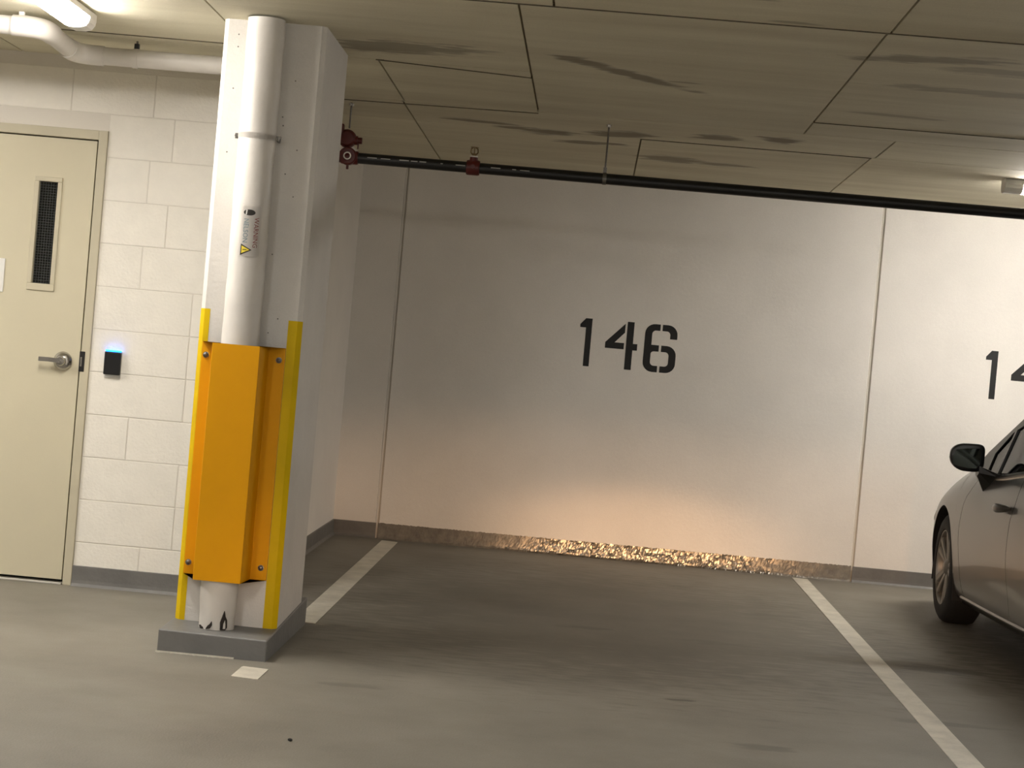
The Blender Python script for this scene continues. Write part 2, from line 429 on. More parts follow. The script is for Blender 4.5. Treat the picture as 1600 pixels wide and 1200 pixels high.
# crinkled, shiny upturn between the two joints
bm = BM(); nx, nz = 420, 9
rng = np.random.RandomState(3)
h1 = rng.uniform(-1, 1, (nz+1, nx+1)); h2 = rng.uniform(-1, 1, (nz//2+2, nx//4+2))
rowsv = []
for k in range(nz+1):
    row = []
    for i in range(nx+1):
        x = JL+.008 + (JR-JL-.014)*i/nx
        tz = k/nz; z = .1015*tz + (rng.uniform(-.0022, .0022) if 0 < k < nz else (rng.uniform(-.003, .002) if k == nz else 0))
        fi, fk = i/4, k/2
        i0, k0 = int(fi), int(fk); a, c_ = fi-i0, fk-k0
        lowf = (h2[k0, i0]*(1-a)+h2[k0, i0+1]*a)*(1-c_) + (h2[k0+1, i0]*(1-a)+h2[k0+1, i0+1]*a)*c_
        amp = .45 + .55*math.exp(-((x-.35)/1.0)**2)
        t = .006 + .013*(1-tz)**1.5 + amp*(.0008*h1[k, i] + .0022*lowf) + (.004 if k == 0 else 0)
        row.append((x, WB - max(t, .002), z))
    rowsv.append(row)
rowsv.append([(p[0], WB+.001, p[2]) for p in rowsv[-1]])
grid(bm, rowsv)
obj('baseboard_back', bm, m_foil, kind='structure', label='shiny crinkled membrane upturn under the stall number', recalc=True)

# ------------------------------------------------------------------ door
door = root('door_1', (-2.9, WD, 0), kind='structure', label='beige steel door with narrow wired window in block wall')
FX0, FX1 = DX0, DX1; LX0, LX1 = -3.355, -2.445
bm = BM()
box(bm, LX1+.0075, FX1, WD-.012, WD+.1, 0, DZ, .003)
box(bm, FX0, LX0-.0075, WD-.012, WD+.1, 0, DZ, .003)
box(bm, LX0-.008, LX1+.008, WD-.012, WD+.1, 2.1385, DZ, .003)
obj('door_frame', bm, m_frame, door)
obj('gap_shade_sheet', box(BM(), LX0-.02, LX1+.02, WD+.05, WD+.06, .0, 2.15), m_dark, door)  # dark sheet behind the leaf stands in for shade in the gap
# leaf with the window cut out: four slabs in one mesh
GX0, GX1, GZ0, GZ1 = -2.707, -2.617, 1.432, 1.921
ly0, ly1 = WD-.004, WD+.04
bm = BM()
def slab(x0, x1, z0, z1): box(bm, x0, x1, ly0, ly1, z0, z1)
xs = [LX0, GX0-.012, GX1+.012, LX1]; zs = [.024, GZ0-.012, GZ1+.012, 2.132]
for i in range(3):
    for k in range(3):
        if i == 1 and k == 1: continue
        slab(xs[i], xs[i+1], zs[k], zs[k+1])
bmesh.ops.remove_doubles(bm, verts=bm.verts[:], dist=1e-5)
# drop the inner faces shared by two slabs
dead = [f for f in bm.faces if False]
leaf = obj('door_leaf', bm, m_door, door)
bm = BM(); o_, i_ = .022, .0
for (x0, x1, z0, z1) in ((GX0-o_, GX1+o_, GZ1, GZ1+o_), (GX0-o_, GX1+o_, GZ0-o_-.012, GZ0), (GX0-o_, GX0, GZ0, GZ1), (GX1, GX1+o_, GZ0, GZ1)):
    box(bm, x0, x1, WD-.012, WD+.02, z0, z1, .003)
obj('window_trim', bm, m_frame, leaf)
obj('window_pane', box(BM(), GX0-.01, GX1+.01, WD+.012, WD+.018, GZ0-.01, GZ1+.01), m_wire, leaf, label='dark wired glass pane')
bm = BM(); lathe(bm, [(.0, .0), (.044, .0), (.046, -.006), (.043, -.012), (.030, -.026), (.022, -.030), (.022, -.05), (.019, -.056), (0, -.057)], (-2.523, ly0, 1.071), 'Y', 32)
obj('handle_rose', bm, m_steel, leaf, smooth=True, label='round chrome rose of the lever')
bm = BM()
hp = bend_path([(-2.523, WD-.05, 1.071), (-2.523, WD-.058, 1.072), (-2.575, WD-.06, 1.0745), (-2.628, WD-.052, 1.074)], .004, 3)
rows_ = []
for p in hp:
    hw = .0105
    rows_.append([Vector((p.x, p.y-.006, p.z-hw)), Vector((p.x, p.y-.006, p.z+hw)), Vector((p.x, p.y+.006, p.z+hw)), Vector((p.x, p.y+.006, p.z-hw)), Vector((p.x, p.y-.006, p.z-hw))])
grid(bm, rows_); bmesh.ops.remove_doubles(bm, verts=bm.verts[:], dist=1e-5)
bmesh.ops.holes_fill(bm, edges=bm.edges[:], sides=6)
obj('lever', bm, m_steel, leaf, label='straight chrome lever')
obj('strike_plate', box(BM(), -2.4435, -2.417, WD-.0145, WD-.008, 1.028, 1.125, .002), m_dark, door, label='dark strike plate')
obj('latch_bolt', box(BM(), -2.438, -2.429, WD-.017, WD-.012, 1.052, 1.098, .002), m_steel, door)
obj('door_sign', box(BM(), -3.06, -2.841, WD-.010, WD-.0035, 1.376, 1.537, .003), m_white, leaf, label='plain white sign plate')
obj('threshold', box(BM(), LX0-.004, LX1+.004, WD-.02, WD+.08, 0, .010, .003), mat('threshold_metal', (196, 192, 182), .4, .3), door)

# ------------------------------------------------------------------ card reader
rd = root('card_reader', (-2.28, WD, 1.01), 'black card reader with glowing blue top on the block wall', 'card reader')
obj('back_plate', box(BM(), -2.319, -2.241, WD-.008, WD-.0005, 1.010, 1.140, .003), m_white, rd)
obj('reader_body', box(BM(), -2.320, -2.240, WD-.030, WD-.008, 1.026, 1.136, .005, 3), m_blackpl, rd)
obj('light_bar', box(BM(), -2.318, -2.242, WD-.026, WD-.008, 1.1365, 1.1445, .003), m_led, rd, label='glowing blue light bar')

# ------------------------------------------------------------------ concrete column
CX0, CX1, CYF, CYB = -1.610, -1.190, 7.788, 8.482
col = root('concrete_column', (-1.4, 8.1, 0), 'white painted concrete column with yellow corners standing on a grey curb', 'column')
ch = .019
BZ = .088
outline = [(CX0, CYF+ch), (CX0+ch, CYF), (CX1-ch, CYF), (CX1, CYF+ch), (CX1, CYB-ch), (CX1-ch, CYB), (CX0+ch, CYB), (CX0, CYB-ch)]
bm = BM(); lo = [bm.verts.new((x, y, .05)) for x, y in outline]; hi = [bm.verts.new((x, y, ceil_z(y)+.02)) for x, y in outline]
bm.faces.new(lo); bm.faces.new(hi[::-1])
for i in range(8): bm.faces.new((lo[i], hi[i], hi[(i+1) % 8], lo[(i+1) % 8]))
shaft = obj('shaft', bm, m_col, col)
# small form-tie holes
for (x, z) in ((-1.547, 2.50), (-1.546, 2.45), (-1.552, 2.28), (-1.556, 2.02), (-1.34, 2.18), (-1.335, 2.145), (-1.30, 2.33), (-1.27, 1.86), (-1.31, 1.95), (-1.335, 1.62), (-1.29, 1.36), (-1.325, 1.30), (-1.27, 2.05)):
    bm = BM(); lathe(bm, [(0, 0), (.0032, 0), (.0028, -.0008), (0, -.0008)], (x, CYF, z), 'Y', 8)
    obj('pit_hole', bm, m_dsteel, shaft)
# curb: rises slightly toward the back
bm = BM()
bx0, bx1, by0, by1 = -1.62, -1.183, 7.543, 8.60
zz = {0: .088, 1: .122}
b4 = [bm.verts.new(v) for v in ((bx0, by0, 0), (bx1, by0, 0), (bx1, by1, 0), (bx0, by1, 0))]
t4 = [bm.verts.new(v) for v in ((bx0, by0, .092), (bx1, by0, .085), (bx1, by1, .122), (bx0, by1, .122))]
bm.faces.new(b4); bm.faces.new(t4[::-1])
for i in range(4): bm.faces.new((b4[i], t4[i], t4[(i+1) % 4], b4[(i+1) % 4]))
bmesh.ops.bevel(bm, geom=[e for e in bm.edges if e.verts[0].co.z > .01 or e.verts[1].co.z > .01], offset=.006, segments=3, affect='EDGES', profile=.5)
curb = obj('curb', bm, m_grey2, col, label='grey painted curb')
# torn membrane edge at the foot of the curb
bm = BM(); n = 40; rr = []
for k in range(2):
    rr.append([(bx0-.004 + (bx1-bx0)*.72*i/n, by0-.001-k*(.008+.012*abs(math.sin(i*.9))*random.random()), .006*(1-k)+.001) for i in range(n+1)])
grid(bm, rr); bmesh.ops.solidify(bm, geom=bm.faces[:], thickness=.001)
obj('membrane_edge', bm, m_line, curb)
# yellow painted corner bands
def band(pts2, z0, z1, t=.0012):
    bm = BM(); n = len(pts2)
    inn = pts2; out = []
    for i in range(n):
        a = Vector(pts2[max(i-1, 0)]); c_ = Vector(pts2[min(i+1, n-1)]); d = (c_-a).normalized(); nrm = Vector((d.y, -d.x))
        out.append(Vector(pts2[i]) + nrm*t)
    A = [[bm.verts.new((p[0], p[1], z)) for p in inn] for z in (z0, z1)]
    B = [[bm.verts.new((p[0], p[1], z)) for p in out] for z in (z0, z1)]
    for i in range(n-1):
        bm.faces.new((B[0][i], B[0][i+1], B[1][i+1], B[1][i])); bm.faces.new((A[0][i], A[1][i], A[1][i+1], A[0][i+1]))
        for k in (0, 1): bm.faces.new((A[k][i], A[k][i+1], B[k][i+1], B[k][i]))
    for i in (0, n-1): bm.faces.new((A[0][i], B[0][i], B[1][i], A[1][i]))
    return bm
obj('corner_band', band([(CX0, CYF+ch+.03), (CX0, CYF+ch), (CX0+ch, CYF), (-1.569, CYF)], BZ+.004, 1.377), m_yel2, col, label='yellow painted corner band')
obj('corner_band', band([(-1.245, CYF), (CX1-ch, CYF), (CX1, CYF+ch), (CX1, CYF+ch+.004)], BZ, 1.357), m_yel2, col, label='yellow painted corner band')

# ------------------------------------------------------------------ drain pipe on the column
PX, PY, PR = -1.420, 7.703, .0755
dp = root('drain_pipe', (PX, PY, .1), 'thick white wrapped drain pipe running up the column behind a yellow guard', 'pipe')
bm = BM(); n = 40
zs_ = list(np.linspace(.092, ceil_z(PY)-.006, 60)); rows_ = []
for z in zs_:
    row = []
    for j in range(n+1):
        t = 2*PI*(j % n)/n
        rr_ = PR + .0012*math.sin(t*3+z*9) + .0010*math.sin(z*31+t*2) + (random.uniform(-.0015, .0015) if z < 1.6 and j < n else 0)*0.5
        if z < .25: rr_ -= .004*(1-(z-.09)/.16)
        row.append((PX+rr_*math.cos(t), PY+rr_*math.sin(t), z))
    row[-1] = row[0]; rows_.append(row)
grid(bm, rows_); bmesh.ops.remove_doubles(bm, verts=bm.verts[:], dist=1e-5)
obj('pipe', bm, m_pvc, dp, smooth=True)
def on_pipe(s, z, lift=.0):      # s: arc offset from the point facing the camera side (-Y), positive to +X
    t = -PI/2 + s/PR
    return Vector((PX+(PR+lift)*math.cos(t), PY+(PR+lift)*math.sin(t), z))
# torn dark openings in the wrap at the foot
def torn(poly, m, lift=.003, name='torn_wrap', label=None):
    bm = BM(); c_ = [sum(p[0] for p in poly)/len(poly), sum(p[1] for p in poly)/len(poly)]
    a = [bm.verts.new(on_pipe(s, z, lift)) for s, z in poly]; b_ = [bm.verts.new(on_pipe(s, z, -.012)) for s, z in poly]
    cv = bm.verts.new(on_pipe(c_[0], c_[1], lift)); n = len(a)
    for i in range(n):
        bm.faces.new((a[i], a[(i+1) % n], cv)); bm.faces.new((a[i], b_[i], b_[(i+1) % n], a[(i+1) % n]))
    obj(name, bm, m, dp, label=label)
m_torn = mat('dark_torn_wrap', (48, 40, 32), .8, noise=.4, nscale=60)
torn([(.030, .095), (.028, .125), (.036, .150), (.043, .172), (.048, .150), (.056, .135), (.058, .105), (.050, .094)], m_torn, label='dark torn hole in the pipe wrap')
torn([(.040, .100), (.041, .120), (.046, .135), (.049, .118), (.050, .100)], m_pvc, .0045)
torn([(-.030, .094), (-.022, .108), (-.012, .118), (-.006, .128), (-.004, .112), (-.012, .098)], m_torn, label='dark torn hole in the pipe wrap')
torn([(-.068, .106), (-.05, .100), (-.045, .094), (-.06, .094)], m_torn, label='dark torn hole in the pipe wrap')
# strap with its two fixing lugs
bm = BM(); zc = 2.083
rows_ = []
for k in range(2):
    rows_.append([on_pipe((j/24-.5)*PI*PR*1.02, zc+(k-.5)*.022 - .006*(j/24-.5), .0022) for j in range(25)])
grid(bm, rows_); bmesh.ops.solidify(bm, geom=bm.faces[:], thickness=.0018)
strap = obj('pipe_strap', bm, m_pvc, dp)
for s in (-1, 1):
    x = PX + s*(PR+.002)
    bm = BM(); box(bm, min(x, x+s*.016), max(x, x+s*.016), CYF-.075, CYF-.068, zc-.012, zc+.010, .001)
    box(bm, x-.003, x+.003, CYF-.09, CYF-.0005, zc-.011, zc+.009, .001)
    lug = obj('strap_lug', bm, m_dsteel, dp)
    bm = BM(); lathe(bm, [(0, -.012), (.0055, -.012), (.0055, -.004), (.004, -.004), (.004, .016), (0, .016)], (x+s*.010, CYF-.075, zc-.001), 'Y', 12)
    obj('bolt', bm, m_dsteel, lug)
# warning sticker wrapped on the pipe
st = root('warning_sticker', tuple(on_pipe(.02, 1.6)), 'small white warning sticker with yellow triangle on the white drain pipe', 'sticker')
def wrap_rect(s0, s1, z0, z1, lift, n=14):
    bm = BM(); rows_ = [[on_pipe(s0+(s1-s0)*j/n, z, lift) for j in range(n+1)] for z in (z0, z1)]
    grid(bm, rows_); bmesh.ops.solidify(bm, geom=bm.faces[:], thickness=.0005); return bm
SC = .0
s_of = lambda X: PR*math.asin(max(-.98, min(.98, (X-PX)/PR)))
obj('label_sheet', wrap_rect(s_of(-1.442), s_of(-1.369), 1.598, 1.803, .0022), mat('sticker_white', (232, 228, 222), .4), st)
def wrap_poly(poly, lift, m, name, label=None):
    bm = BM(); bmesh.ops.triangulate(bm, faces=[bm.faces.new([bm.verts.new((s, 0, z)) for s, z in poly])])
    bmesh.ops.subdivide_edges(bm, edges=bm.edges[:], cuts=5, use_grid_fill=True)
    for v in bm.verts: v.co = on_pipe(v.co.x, v.co.z, lift)
    return obj(name, bm, m, st, label=label)
m_tri = mat('sticker_black', (30, 26, 18), .5); m_triy = mat('sticker_yellow', (226, 204, 60), .45)
sa, sb_, sc_ = s_of(-1.436), s_of(-1.393), 0
wrap_poly([(sa, 1.601), (sb_, 1.624), (sa, 1.647)], .0028, m_tri, 'triangle_border')
wrap_poly([(sa+.004, 1.6085), (sb_-.008, 1.624), (sa+.004, 1.6395)], .0032, m_triy, 'triangle_field', 'yellow warning triangle')
wrap_poly([(sa+.009, 1.6225), (sa+.024, 1.6225), (sa+.024, 1.6255), (sa+.009, 1.6255)], .0036, m_tri, 'exclamation_mark')
ov = []
for j in range(20):
    t = 2*PI*j/20; ov.append((s_of(-1.412)+.023*math.cos(t), 1.773+.012*math.sin(t)))
wrap_poly(ov, .0028, m_tri, 'oval_mark', 'black oval emblem')
wrap_poly([(s_of(-1.427), 1.764), (s_of(-1.422), 1.764), (s_of(-1.420), 1.783), (s_of(-1.425), 1.783)], .0033, mat('sticker_pale', (226, 224, 218), .5), 'oval_slot')
def text_mesh(body, size):
    c = bpy.data.curves.new('txt', 'FONT'); c.body = body; c.size = size; c.align_x = 'CENTER'; c.align_y = 'CENTER'; c.extrude = 0
    c.resolution_u = 2
    o = bpy.data.objects.new('txt', c); COL.objects.link(o)
    me = bpy.data.meshes.new_from_object(o.evaluated_get(bpy.context.evaluated_depsgraph_get()))
    bpy.data.objects.remove(o); bpy.data.curves.remove(c); return me
def wrap_text(body, size, s0, zc, m, name, sx=1.0, label=None):
    me = text_mesh(body, size); bm = BM(); bm.from_mesh(me); bpy.data.meshes.remove(me)
    for v in bm.verts:                       # reads downwards: text x -> -z, text y -> +s
        v.co = on_pipe(s0 + v.co.y, zc - v.co.x*sx, .003)
    obj(name, bm, m, st, label=label, recalc=False)
m_tred = mat('sticker_red_print', (150, 82, 74), .5); m_tblu = mat('sticker_grey_print', (120, 140, 146), .5)
wrap_text('NELSON', .027, s_of(-1.4225), 1.700, m_tblu, 'lettering', .95, 'grey-blue lettering')
wrap_text('WARNING', .027, s_of(-1.384), 1.694, m_tred, 'lettering', .93, 'red lettering')

# ------------------------------------------------------------------ yellow guard around the pipe
gd = root('pipe_guard', (-1.42, CYF, .29), 'yellow steel guard bolted over the drain pipe at the foot of the column', 'guard')
prof = [(-1.589, CYF-.0016), (-1.525, CYF-.0016), (-1.511, 7.618), (-1.326, 7.618), (-1.317, CYF-.0016), (-1.2455, CYF-.0016)]
t = .004
def offs(pr, t):
    out = []
    for i in range(len(pr)):
        a = Vector(pr[max(i-1, 0)]); p = Vector(pr[i]); c_ = Vector(pr[min(i+1, len(pr)-1)])
        d1 = (p-a).normalized() if i > 0 else (c_-p).normalized(); d2 = (c_-p).normalized() if i < len(pr)-1 else d1
        n1 = Vector((d1.y, -d1.x)); n2 = Vector((d2.y, -d2.x)); n_ = (n1+n2).normalized(); k = t/max(.3, n_.dot(n1))
        out.append(tuple(p+n_*k))
    return out
po = offs(prof, t); GZ_0, GZ_1 = .290, 1.243
poly = [(p[0], p[1], GZ_0) for p in prof] + [(p[0], p[1], GZ_0) for p in po[::-1]]
bm = BM(); prism(bm, poly, (0, 0, GZ_1-GZ_0))
bmesh.ops.bevel(bm, geom=[e for e in bm.edges if abs(e.verts[0].co.z-e.verts[1].co.z) > .5], offset=.0022, segments=2, affect='EDGES', profile=.5)
obj('guard_sheet', bm, m_yel, gd)
for (x, z) in ((-1.571, 1.189), (-1.270, 1.192), (-1.571, .337), (-1.272, .340)):
    bm = BM(); lathe(bm, [(0, 0), (.0125, 0), (.0125, -.0025), (.009, -.003), (.0085, -.007), (.005, -.010), (0, -.0105)], (x, CYF-.0055, z), 'Y', 14)
    obj('bolt', bm, m_dsteel, gd, smooth=True)

# ------------------------------------------------------------------ white overhead pipe above the door
wp = root('overhead_pipe', (-2.43, 8.54, 2.46), 'white overhead drain pipe with two elbows running under the ceiling above the door', 'pipe')
PZ1, PZ2, PRW = 2.466, 2.497, .0400
path = bend_path([(-1.36, 8.545, PZ1), (-2.425, 8.545, PZ1), (-2.425, 8.03, PZ2), (-4.6, 8.03, PZ2)], .10, 9)
bm = BM(); tube(bm, path, PRW, 24); obj('pipe', bm, m_pvc, wp, smooth=True)
bm = BM(); tube(bm, path[1:9], PRW+.006, 24); tube(bm, path[10:19], PRW+.006, 24)
bm.free()
for sl in (path[1:10], path[10:19]):
    ext = [sl[0] + (sl[0]-sl[1]).normalized()*.03] + list(sl) + [sl[-1] + (sl[-1]-sl[-2]).normalized()*.03]
    bm = BM(); tube(bm, ext, PRW+.005, 24); obj('elbow', bm, m_pvc, wp, smooth=True)
for (hx, hy, hz, mm_) in ((-2.15, 8.545, PZ1, m_pvc), (-2.52, 8.03, PZ2, m_pvc)):
    bm = BM(); lathe(bm, [(PRW+.001, -.012), (PRW+.004, -.012), (PRW+.004, .012), (PRW+.001, .012)], (hx, hy, hz), 'X', 24, closed=True)
    hg = obj('hanger', bm, mm_, wp)
    bm = BM(); box(bm, hx-.011, hx+.011, hy-.010, hy+.010, hz+PRW+.002, hz+PRW+.026, .002); obj('hanger_clip', bm, m_blackpl if hx > -2.3 else m_pvc, hg)
    bm = BM(); tube(bm, [(hx, hy, hz+PRW+.012), (hx, hy, ceil_z(hy)+.002)], .005, 8); obj('hanger_rod', bm, m_dsteel, hg)

# ------------------------------------------------------------------ sprinkler pipe
SY, SZ, SR = 9.95, 2.231, .0285
sp_ = root('sprinkler_pipe', (-1.35, SY, SZ), 'long black sprinkler pipe with red fittings hung below the ceiling along the stalls', 'pipe')
bm = BM(); tube(bm, [(-1.33, SY, SZ), (8.5, SY, SZ)], SR, 24); pb = obj('pipe', bm, m_pipeb, sp_, smooth=True)
# worn white print along the pipe: illegible little strokes
bm = BM(); x = -1.25
while x < -.35:
    L_ = random.choice((.012, .02, .035, .05)); 
    if not (-.76 < x < -.64) and random.random() < .86 - max(0, x+.6)*1.2:
        ht = random.uniform(.0035, .006)
        rows_ = [[(xx, SY-(SR+.0006)*math.cos(a), SZ+(SR+.0006)*math.sin(a)) for xx in (x, x+L_)] for a in (.10, .10+ht/SR)]
        grid(bm, rows_)
    x += L_ + random.choice((.006, .01, .02))
obj('worn_print', bm, mat('worn_white_print', (170, 168, 162), .6), sp_, kind='stuff', label='worn white print strokes')
# red outlet with upright sprinkler head
bm = BM(); ox = -.700
lathe(bm, [(SR+.001, -.034), (SR+.008, -.034), (SR+.011, -.026), (SR+.011, .026), (SR+.008, .034), (SR+.001, .034)], (ox, SY, SZ), 'X', 24, closed=True)
lathe(bm, [(.026, .0), (.024, .03), (.021, .045), (.021, .054), (0, .054)], (ox, SY, SZ), 'Z', 20)
lathe(bm, [(.0, -.006), (.011, -.006), (.011, .004), (0, .004)], (ox, SY-SR-.011, SZ+.004), 'Y', 12)
outl = obj('red_outlet', bm, m_red, sp_, smooth=True, label='red clamp outlet')
bm = BM(); lathe(bm, [(0, .054), (.020, .054), (.020, .061), (0, .061)], (ox, SY, SZ), 'Z', 16); obj('white_ring', bm, m_white, outl)
bm = BM(); lathe(bm, [(0, .061), (.012, .061), (.011, .074), (0, .074)], (ox, SY, SZ), 'Z', 12)
for s in (-1, 1): tube(bm, [(ox+s*.010, SY, SZ+.068), (ox+s*.019, SY, SZ+.080), (ox+s*.017, SY, SZ+.098), (ox+s*.004, SY, SZ+.106)], .0035, 8)
lathe(bm, [(0, .104), (.022, .104), (.022, .107), (0, .107)], (ox, SY, SZ), 'Z', 16)
tube(bm, [(ox, SY, SZ+.072), (ox, SY, SZ+.104)], .003, 8)
obj('sprinkler_head', bm, mat('brass_head', (120, 100, 66), .4, .8), outl)
# red tee at the column end with a white-ringed outlet
tx = -1.352
bm = BM()
lathe(bm, [(SR+.001, -.038), (SR+.004, -.038), (SR+.007, -.030), (SR+.007, .046), (SR+.004, .052), (SR+.001, .052)], (tx, SY, SZ), 'X', 24, closed=True)
lathe(bm, [(.046, .0), (.046, -.04), (.040, -.046), (.024, -.046), (.024, -.03), (0, -.03)], (tx, SY, SZ+.004), 'Y', 24)
box(bm, tx-.006, tx+.006, SY-.012, SY+.0, SZ-.062, SZ-.03)
lathe(bm, [(0, -.12), (.030, -.12), (.030, -.04), (0, -.04)], (tx, SY, SZ), 'X', 16)
tee = obj('red_tee', bm, m_red, sp_, smooth=True, label='red tee fitting')
bm = BM(); lathe(bm, [(.014, -.0465), (.0205, -.0465), (.0205, -.050), (.014, -.050)], (tx, SY, SZ+.004), 'Y', 24, closed=True)
obj('outlet_ring', bm, mat('ring_white', (244, 240, 232), .35), tee, label='white ring of the outlet')
# grooved valve body above, fed from behind the column
bm = BM(); vx, vz = -1.368, SZ+.098
lathe(bm, [(0, .03), (.044, .03), (.048, .018), (.048, -.014), (.040, -.026), (.034, -.032), (0, -.032)], (vx, SY+.02, vz), 'Y', 24)
lathe(bm, [(.030, .0), (.024, .03), (.024, .055), (.017, .055), (.017, .078), (0, .078)], (vx, SY+.02, vz-.006), 'X', 16)
box(bm, vx-.05, vx-.02, SY-.01, SY+.04, vz-.02, vz+.075, .008)
box(bm, vx+.056, vx+.062, SY+.014, SY+.026, vz-.05, vz-.02)
obj('red_valve', bm, m_red, sp_, smooth=True, label='dark red valve body')
bm = BM(); tube(bm, [(-2.6, SY+.02, vz), (vx-.03, SY+.02, vz)], .03, 20)
bm.free()
for (hx, low) in ((-1.359, SZ+.15), (-.018, SZ+.02), (2.95, SZ+.02), (5.9, SZ+.02)):
    bm = BM(); tube(bm, [(hx, SY-.0, low), (hx, SY, ceil_z(SY)+.002)], .0048, 8)
    hg = obj('hanger_rod', bm, m_dsteel, sp_)
    bm = BM(); lathe(bm, [(0, ceil_z(SY)-SZ-.004), (.014, ceil_z(SY)-SZ-.004), (.012, ceil_z(SY)-SZ-.016), (0, ceil_z(SY)-SZ-.018)], (hx, SY, SZ), 'Z', 10)
    obj('anchor_nut', bm, m_steel, hg)
    if hx > -1:
        bm = BM(); lathe(bm, [(SR+.0005, -.010), (SR+.003, -.010), (SR+.003, .010), (SR+.0005, .010)], (hx, SY, SZ), 'X', 24, closed=True)
        box(bm, hx-.009, hx+.009, SY-.006, SY+.006, SZ+SR, SZ+SR+.03)
        obj('hanger_ring', bm, m_dsteel, hg)

# ------------------------------------------------------------------ ceiling lamps
def lamp(end, direction, label, L_=1.25, group=None, lens=None):
    """end: end of the lamp nearest to the wall; direction: unit vector of its length"""
    d = Vector(direction); e = Vector(end); q = Vector((-d.y, d.x, 0))
    def P(a, b_, z):
        p = e + d*a + q*b_; return (p.x, p.y, ceil_z(p.y) - z)
    lr = root('ceiling_lamp', tuple(e + d*L_/2 + Vector((0, 0, ceil_z((e+d*L_/2).y)))), label, 'lamp', group)
    upper = [(-.052, .0), (-.062, .008), (-.062, .030), (.062, .030), (.062, .008), (.052, .0)]
    lower = [(-.058, .030), (-.056, .050), (-.044, .068), (-.02, .076), (.02, .076), (.044, .068), (.056, .050), (.058, .030)]
    full = [(-.052, .0), (-.062, .008), (-.062, .034)] + [(x_*1.04, z_+.001) for x_, z_ in lower[1:-1]] + [(.062, .034), (.062, .008), (.052, .0)]
    def ext(profile, a0, a1):
        bm = BM(); A = [bm.verts.new(P(a0, x_, z_)) for x_, z_ in profile]; B = [bm.verts.new(P(a1, x_, z_)) for x_, z_ in profile]
        n = len(A); bm.faces.new(A); bm.faces.new(B[::-1])
        for i in range(n): bm.faces.new((A[i], B[i], B[(i+1) % n], A[(i+1) % n]))
        return bm
    obj('housing', ext(upper, .1005, L_-.1005), m_lamp_h, lr)
    obj('lens', ext(lower, .1005, L_-.1005), lens or m_lens, lr, label='glowing white lens')
    obj('end_cap', ext(full, 0, .10), m_lamp_h, lr); obj('end_cap', ext(full, L_-.10, L_), m_lamp_h, lr)
    return lr
lamp((-2.236, 7.93, 0), (0, -1, 0), 'lit ceiling lamp in front of the beige door, left of the column', lens=m_lens_dim)
lamp((2.20, 10.84, 0), (1, 0, 0), 'lit ceiling lamp over the grey car, close to the back wall', lens=m_lens_lowered)
lamp((-2.17, 3.6, 0), (0, -1, 0), 'added unseen fill lamp over the aisle in line with the door lamp')  # from here on: unseen lamps added to fill the room with light
lamp((2.6, 3.6, 0), (0, -1, 0), 'added unseen fill lamp over the aisle in front of the grey car')
lamp((-2.17, -1.6, 0), (0, -1, 0), 'added unseen fill lamp behind the viewer on the left')
lamp((2.6, -1.6, 0), (0, -1, 0), 'added unseen fill lamp behind the viewer on the right')
lamp((0.2, -1.6, 0), (0, -1, 0), 'added unseen fill lamp right behind the viewer')
lamp((-2.17, -5.4, 0), (0, -1, 0), 'added unseen fill lamp far behind the viewer on the left')
lamp((2.6, -5.4, 0), (0, -1, 0), 'added unseen fill lamp far behind the viewer on the right')
lamp((7.2, 10.88, 0), (1, 0, 0), 'added unseen fill lamp over the stalls beyond the grey car')
lamp((-4.7, 7.93, 0), (0, -1, 0), 'added unseen fill lamp beyond the left edge, past the door')  # unseen, added to light the door wall beside the dimmed lamp

# ------------------------------------------------------------------ stall lines
def mark(poly, label, t=.0025):
    bm = BM(); prism(bm, [(x, y, .0005) for x, y in poly], (0, 0, t)); obj('stall_line', bm, m_line, label=label, cat='line', origin=(poly[0][0], poly[0][1], 0))
LA, LB, RA, RB = -1.247, -1.142, 1.4005, 1.4966
mark([(LA, 8.68), (LA+.03, 8.64), (LB, 8.63), (LB, 12.30), (LA, 12.33)], 'white floor line running from behind the column to the back wall')
mark([(LA-.003, 7.17), (LB-.003, 7.15), (LB-.001, 7.38), (LA+.004, 7.395), (LA-.001, 7.38)], 'short white square of floor line in front of the column curb')
mark([(RA, 6.645), (RA+.012, 6.62), (RB+.006, 6.60), (RB, 9.4), (RB+.001, 12.34), (RA, 12.36)], 'long white floor line beside the grey car')

# ------------------------------------------------------------------ stall numbers
def arc(cx, cz, r, a0, a1, n=6): return [(cx+r*math.cos(math.radians(a0+(a1-a0)*i/n)), cz+r*math.sin(math.radians(a0+(a1-a0)*i/n))) for i in range(n+1)]
ZB, ZT, SW = 1.236, 1.546, .041
one = [(-.094, 1.486), (-.094, 1.506), (-.060, ZT), (-.018, ZT), (-.018, ZB), (-.056, ZB), (-.056, 1.486)]
four_a = [(.198, 1.532), (.076, 1.404), (.076, 1.366), (.198, 1.366), (.198, 1.406), (.136, 1.406), (.198, 1.474)]
four_b = [(.211, ZT), (.211, ZB), (.255, ZB), (.255, 1.364), (.284, 1.364), (.284, 1.406), (.255, 1.406), (.255, ZT)]
R_, r_ = .062, .024
xl, xr = .328, .537
six_a = [(.424, ZT)] + arc(xl+R_, ZT-R_, R_, 90, 180) + arc(xl+R_, ZB+R_, R_, 180, 270) + [(.424, ZB), (.424, ZB+SW)] + arc(xl+.046+r_, ZB+SW+r_, r_, 270, 180) + \
        arc(xl+.046+r_*.8, 1.370-r_*.8, r_*.8, 180, 90) + [(.424, 1.370), (.424, 1.411), (xl+.046, 1.411)] + arc(xl+.046+r_, ZT-SW-r_, r_, 180, 90) + [(.424, ZT-SW)]
